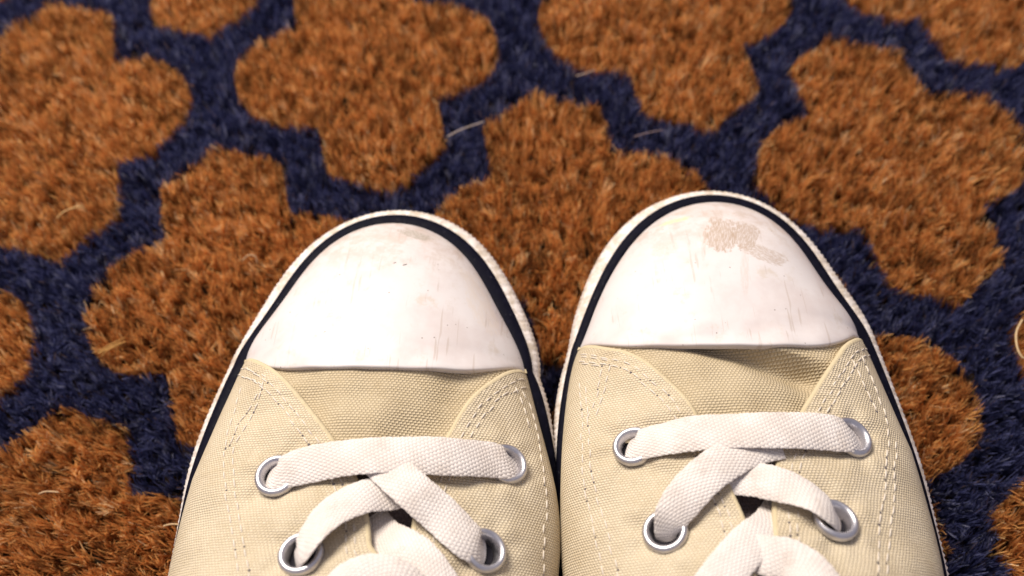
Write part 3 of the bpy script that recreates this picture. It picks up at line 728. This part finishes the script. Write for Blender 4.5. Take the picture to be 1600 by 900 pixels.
        th_ = 0.00056
        prof = []
        for a in np.linspace(0, 2*np.pi, 33)[:-1]:
            ca, sa = np.cos(a), np.sin(a)
            prof.append((np.sign(ca)*abs(ca)**0.55, np.sign(sa)*abs(sa)**0.75))
        prof = np.array(prof); alen = np.r_[0, np.cumsum(np.linalg.norm(np.diff(C, axis=0), axis=1))]
        rag = 1+0.012*np.sin(alen*4200)+0.012*np.sin(alen*1500+1)
        crown = 1-0.35*(prof[:, 0]**2)
        V = C[:, None]+S[:, None]*(prof[None, :, :1]*(w*rag/2)[:, None, None])+Nn[:, None]*(prof[None, :, 1:]*th_*crown[None, :, None]+0.0002*(1-prof[None, :, :1]**2))
        UV = np.stack([np.broadcast_to(alen[:, None], V.shape[:2]), np.broadcast_to(prof[None, :, 0]*0.0045, V.shape[:2])], 2)
        npf = len(prof); F = gridfaces(len(C), npf, wrap_m=True)+[tuple(range(npf)), tuple(range((len(C)-1)*npf, len(C)*npf))]
        o = s.put("shoelace" if main is None else "lace_crossing", V.reshape(-1, 3), F, M_LACE, parent=main, UV=UV.reshape(-1, 2))
        if main is None: main = o
    return s

mm_ = 0.001
def dive(*a): return [v*mm_ for v in a]
STAIN = rgb(0.385, 0.29, 0.22)
SHOES = []
SHOES.append(dict(
    side=0, label="cream canvas sneaker whose white toe cap is nearly clean, with a faint smudge",
    rear=[(388, 568), (820, 577)],
    cap=[(386, 564), (416, 512), (452, 460), (484, 420), (520, 384), (556, 364), (588, 355), (620, 351), (660, 356), (692, 372), (720, 396), (752, 436), (776, 476), (796, 516), (808, 544), (820, 575)],
    canvas_l=[(382, 572), (372, 592), (352, 640), (324, 700), (300, 756), (284, 820), (268, 892)],
    canvas_r=[(826, 590), (832, 612), (840, 652), (852, 700), (864, 740), (872, 788), (873, 892)],
    navy_front=[(373, 556), (404, 508), (440, 456), (472, 412), (508, 376), (548, 352), (588, 340), (620, 337), (660, 342), (700, 358), (732, 380), (764, 420), (792, 468), (816, 520), (828, 556)],
    navy_l=[(362, 576), (345, 616), (325, 664), (306, 716), (292, 765), (286, 792)],
    navy_r=[(836, 574), (842, 596), (850, 632), (858, 664), (866, 712), (870, 740)],
    fox_front=[(367, 556), (400, 500), (428, 456), (460, 412), (492, 380), (540, 348), (580, 334), (620, 328), (660, 332), (700, 344), (740, 368), (772, 404), (800, 448), (820, 488), (836, 536), (843, 562)],
    fox_l=[(356, 580), (342, 612), (321, 660), (303, 712), (290, 760), (285, 792)],
    fox_r=[(848, 580), (852, 600), (856, 620), (861, 650), (866, 690), (869, 715)],
    rear_edge=[(386, 566), (400, 570), (440, 571), (500, 571), (600, 571), (700, 573), (780, 577), (818, 577)],
    folds=lambda x, y: -0.0007*np.exp(-((y+0.038-0.5*(x-0.026))/0.0030)**2)*np.exp(-((x-0.026)/0.007)**2)-0.0005*np.exp(-((y+0.020+0.3*(x+0.03))/0.0025)**2)*np.exp(-((x+0.031)/0.006)**2),
    vamp=lambda X, Y: -0.0032*np.exp(-((X-0.019-0.3*(Y+0.015))/0.009)**2)*np.clip((-Y-0.002)/0.014, 0, 1)-0.0010*np.exp(-((X+0.016)/0.006)**2)*np.clip((-Y-0.004)/0.012, 0, 1)+0.0003*np.sin(X*300+Y*200)*np.clip(-Y/0.008, 0, 1),
    throat=-0.034, gapx=-0.0005,
    ql=[(376, 562), (400, 566), (420, 577), (440, 593), (465, 621), (490, 652), (512, 681), (535, 714), (555, 755), (568, 800), (574, 850), (578, 900)],
    qr=[(829, 577), (800, 580), (780, 590), (750, 612), (725, 642), (703, 680), (683, 718), (664, 765), (652, 800), (646, 840), (642, 900)],
    eyelets={'a': (432, 743), 'b': (793, 725), 'c': (470, 865), 'd': (758, 860)},
    stitches=[[(378, 602), (369, 633), (356, 678), (351, 713), (353, 767), (360, 811), (369, 869), (375, 915)],
              [(413, 593), (407, 620), (393, 651), (380, 673), (367, 696), (364, 731), (373, 802), (382, 856), (393, 915)],
              [(384, 577), (402, 583), (416, 592)], [(380, 588), (398, 594), (412, 604)],
              [(404, 612), (390, 640), (372, 662), (361, 690), (352, 700)],
              [(814, 607), (829, 638), (842, 687), (853, 767), (850, 856), (848, 910)], [(806, 600), (820, 640), (832, 680)]],
    laces=[("bar", [(424, 743), (436, 741), (470, 729), (530, 717), (590, 711), (650, 711), (710, 714), (765, 718), (792, 724), (804, 728)],
            dive(-0.2, 2.4, 3.4, 4.2, 4.9, 5.1, 4.6, 3.8, 2.8, -0.6), dive(5.6, 7.6, 8.9, 9.2, 9.3, 9.3, 9.2, 8.9, 8.0, 6.0), [0, 0.05, 0.1, 0, -0.05, 0, 0.05, 0.05, -0.05, -0.1]),
           ("over", [(573, 702), (596, 722), (640, 762), (686, 802), (719, 834), (742, 854), (755, 864)],
            dive(2.0, 3.4, 5.0, 4.4, 3.6, 2.6, -0.8), dive(8.6, 9, 9, 9, 9, 8.0, 5.8), [0]*7),
           ("under", [(665, 758), (608, 770), (566, 777), (524, 797), (494, 826), (474, 856), (467, 872), (468, 884)],
            dive(0.4, 1.4, 3.2, 4.6, 5.2, 4.0, 1.5, -2.0), dive(8.6, 8.8, 8.8, 8.8, 8.6, 7.4, 5.0, 4.0), [0, 0, 0.1, 0.3, 0.5, 0.5, 0.3, 0]),
           ("low_right", [(578, 812), (600, 838), (628, 852), (655, 872), (688, 915), (715, 960), (725, 985)],
            dive(-3.4, -1.4, 1.4, 3.2, 3.6, 2.6, -0.8), dive(8.4, 8.6, 8.8, 8.8, 8.8, 8.0, 5.8), [0]*7),
           ("low_left", [(655, 940), (620, 905), (575, 897), (535, 915), (512, 950), (502, 975), (500, 1000)],
            dive(3.0, 5.2, 5.0, 4.6, 4.2, 2.6, -0.8), dive(8.6, 8.8, 8.8, 8.8, 8.6, 7.4, 5.0), [0, 0, 0, 0.2, 0.4, 0.4, 0])],
))
SHOES.append(dict(
    side=1, label="cream canvas sneaker whose white toe cap carries a brown scuff mark",
    rear=[(905, 541), (1338, 528)],
    cap=[(908, 539), (920, 508), (940, 456), (968, 408), (996, 372), (1028, 344), (1068, 326), (1116, 320), (1152, 323), (1188, 338), (1220, 360), (1252, 400), (1284, 442), (1316, 488), (1338, 525)],
    canvas_l=[(897, 548), (894, 572), (888, 604), (882, 652), (878, 692), (876, 780), (879, 900)],
    canvas_r=[(1350, 540), (1357, 560), (1376, 600), (1393, 644), (1420, 708), (1444, 780), (1460, 852), (1467, 892)],
    navy_front=[(896, 540), (916, 484), (936, 440), (964, 388), (992, 356), (1028, 328), (1068, 312), (1116, 306), (1156, 311), (1196, 326), (1232, 352), (1264, 388), (1296, 432), (1328, 480), (1354, 519)],
    navy_l=[(891, 560), (884, 588), (876, 640), (872, 680), (870, 720)],
    navy_r=[(1366, 544), (1384, 588), (1400, 632), (1420, 684), (1436, 732), (1448, 775)],
    fox_front=[(889, 540), (900, 488), (916, 444), (940, 396), (968, 360), (1000, 332), (1040, 310), (1084, 300), (1116, 298), (1152, 302), (1192, 318), (1232, 342), (1268, 376), (1300, 416), (1332, 468), (1360, 516)],
    fox_l=[(884, 560), (876, 600), (868, 640), (864, 680), (863, 715)],
    fox_r=[(1372, 544), (1392, 596), (1406, 636), (1424, 686), (1439, 730), (1449, 770)],
    rear_edge=[(908, 542), (930, 541), (1000, 537), (1100, 536), (1200, 537), (1290, 535), (1320, 531), (1337, 526)],
    folds=lambda x, y: -0.0008*np.exp(-((y+0.0335-0.35*(x+0.022))/0.0018)**2)*np.exp(-((x+0.020)/0.007)**2)-0.0006*np.exp(-((y+0.043+0.2*(x+0.02))/0.002)**2)*np.exp(-((x+0.026)/0.008)**2)-0.0005*np.exp(-((y+0.026+0.2*(x-0.03))/0.0025)**2)*np.exp(-((x-0.034)/0.006)**2),
    vamp=lambda X, Y: (-0.0060*np.exp(-((Y+0.0125+0.35*(X-0.004))/0.0042)**2)*np.exp(-((X-0.008)/0.019)**2)
                       + 0.0020*np.exp(-((Y+0.007+0.30*(X-0.004))/0.004)**2)*np.exp(-((X-0.012)/0.014)**2)
                       - 0.0028*np.exp(-((X-0.016)/0.008)**2)*np.clip((-Y-0.010)/0.010, 0, 1))*np.clip(-Y/0.003, 0, 1),
    throat=-0.034, gapx=0.004,
    ql=[(899, 543), (945, 545), (975, 551), (1000, 562), (1030, 585), (1060, 613), (1083, 643), (1105, 680), (1123, 720), (1140, 766), (1153, 795), (1163, 820), (1176, 870), (1182, 920)],
    qr=[(1351, 532), (1326, 539), (1310, 560), (1290, 590), (1270, 622), (1253, 650), (1236, 680), (1222, 708), (1215, 755), (1214, 816), (1214, 870), (1214, 920)],
    eyelets={'a': (990, 697), 'b': (1332, 683), 'c': (1039, 830), 'd': (1306, 812)},
    stitches=[[(904, 594), (910, 644), (909, 700), (910, 740), (916, 780), (930, 836), (946, 910)],
              [(916, 600), (918, 650), (921, 690), (923, 732), (940, 800), (961, 880), (968, 915)],
              [(906, 554), (932, 558), (956, 563)], [(905, 568), (930, 570), (944, 572)],
              [(956, 568), (942, 616), (926, 662)], [(942, 574), (931, 616), (917, 660)],
              [(1388, 668), (1386, 725), (1382, 770), (1377, 800), (1374, 837), (1372, 915)],
              [(1400, 687), (1397, 770), (1392, 825), (1386, 875), (1383, 915)], [(1346, 552), (1362, 590), (1378, 630), (1390, 670)], [(1332, 560), (1350, 600), (1372, 648)]],
    laces=[("bar", [(984, 700), (998, 695), (1037, 686), (1085, 677), (1149, 673), (1214, 672), (1278, 674), (1322, 680), (1337, 686)],
            dive(-0.6, 2.6, 3.6, 4.4, 5.0, 5.0, 4.2, 3.0, -0.4), dive(5.8, 7.8, 8.9, 9.1, 9.3, 9.3, 9.2, 8.6, 6.4), [0, 0.05, 0.05, 0, 0, 0, 0, -0.05, -0.05]),
           ("over", [(1215, 690), (1172, 700), (1133, 721), (1101, 744), (1071, 776), (1050, 806), (1041, 828), (1041, 846)],
            dive(2.4, 3.2, 4.6, 5.2, 5.2, 4.4, 1.8, -2.0), dive(8.8, 9, 9, 9, 8.8, 7.8, 5.4, 4.2), [0, 0, -0.05, -0.1, -0.2, -0.3, -0.2, 0]),
           ("under", [(1110, 745), (1165, 747), (1204, 754), (1240, 765), (1275, 782), (1298, 802), (1309, 822)],
            dive(0.8, 1.6, 3.2, 4.4, 4.8, 3.2, -1.4), dive(8.6, 8.8, 8.8, 8.8, 8.6, 7.4, 5.0), [0, 0, 0, -0.15, -0.3, -0.3, -0.1]),
           ("low_left", [(1222, 795), (1204, 822), (1175, 845), (1142, 882), (1110, 925), (1092, 965), (1088, 985)],
            dive(-2.8, 0.4, 2.6, 3.8, 4.2, 2.8, -0.8), dive(8.4, 8.8, 8.8, 8.8, 8.8, 7.8, 5.4), [0]*7),
           ("low_right", [(1165, 862), (1198, 868), (1235, 873), (1272, 895), (1300, 935), (1318, 975), (1322, 995)],
            dive(2.0, 2.8, 3.8, 4.4, 4.4, 2.8, -0.8), dive(8.6, 8.8, 8.8, 8.8, 8.6, 7.6, 5.2), [0, 0, 0, -0.1, -0.2, -0.2, 0])],
))
# wear marks of the two toe caps, in each shoe's own frame
SHOES[0]['cap_mat'] = rubber_mat("white_toe_rubber_smudged", [
    (0.006, 0.0375, 0.0055, 0.0020, -0.35, 0.85, rgb(0.36, 0.32, 0.27), (3, 1, 1)),
    (-0.004, 0.0350, 0.0090, 0.0022, -0.2, 0.7, rgb(0.58, 0.46, 0.42), (1, 1, 1)),
    (0.0255, 0.0170, 0.0040, 0.0120, 0.35, 0.30, rgb(0.62, 0.52, 0.42), (1, 1, 1)),
    (0.0050, 0.0240, 0.0007, 0.0003, 0.4, 0.9, rgb(0.05, 0.045, 0.04), (1, 1, 1)),
    (0.0022, 0.0245, 0.0005, 0.00025, 0.5, 0.9, rgb(0.05, 0.045, 0.04), (1, 1, 1))])
SHOES[1]['cap_mat'] = rubber_mat("white_toe_rubber_scuffed", [
    (0.0020, 0.0265, 0.0050, 0.0072, -0.20, 0.72, STAIN, (5, 1, 1)),
    (0.0085, 0.0260, 0.0042, 0.0058, -0.30, 0.68, STAIN, (5, 1, 1)),
    (0.0125, 0.0192, 0.0075, 0.0030, -0.40, 0.5, STAIN, (2, 2, 1)),
    (0.0060, 0.0140, 0.0013, 0.0090, -0.16, 0.35, rgb(0.52, 0.43, 0.38), (1, 1, 1)),
    (-0.0035, 0.0225, 0.0007, 0.0060, -0.2, 0.4, rgb(0.48, 0.40, 0.35), (1, 1, 1)),
    (-0.0090, 0.0345, 0.0046, 0.0010, 0.08, 0.85, rgb(0.70, 0.62, 0.34), (1, 1, 1)),
    (-0.0135, 0.0235, 0.0040, 0.0030, 0.3, 0.45, rgb(0.55, 0.46, 0.40), (4, 1, 1))])
for D in SHOES: build_shoe(D)
build_mat()
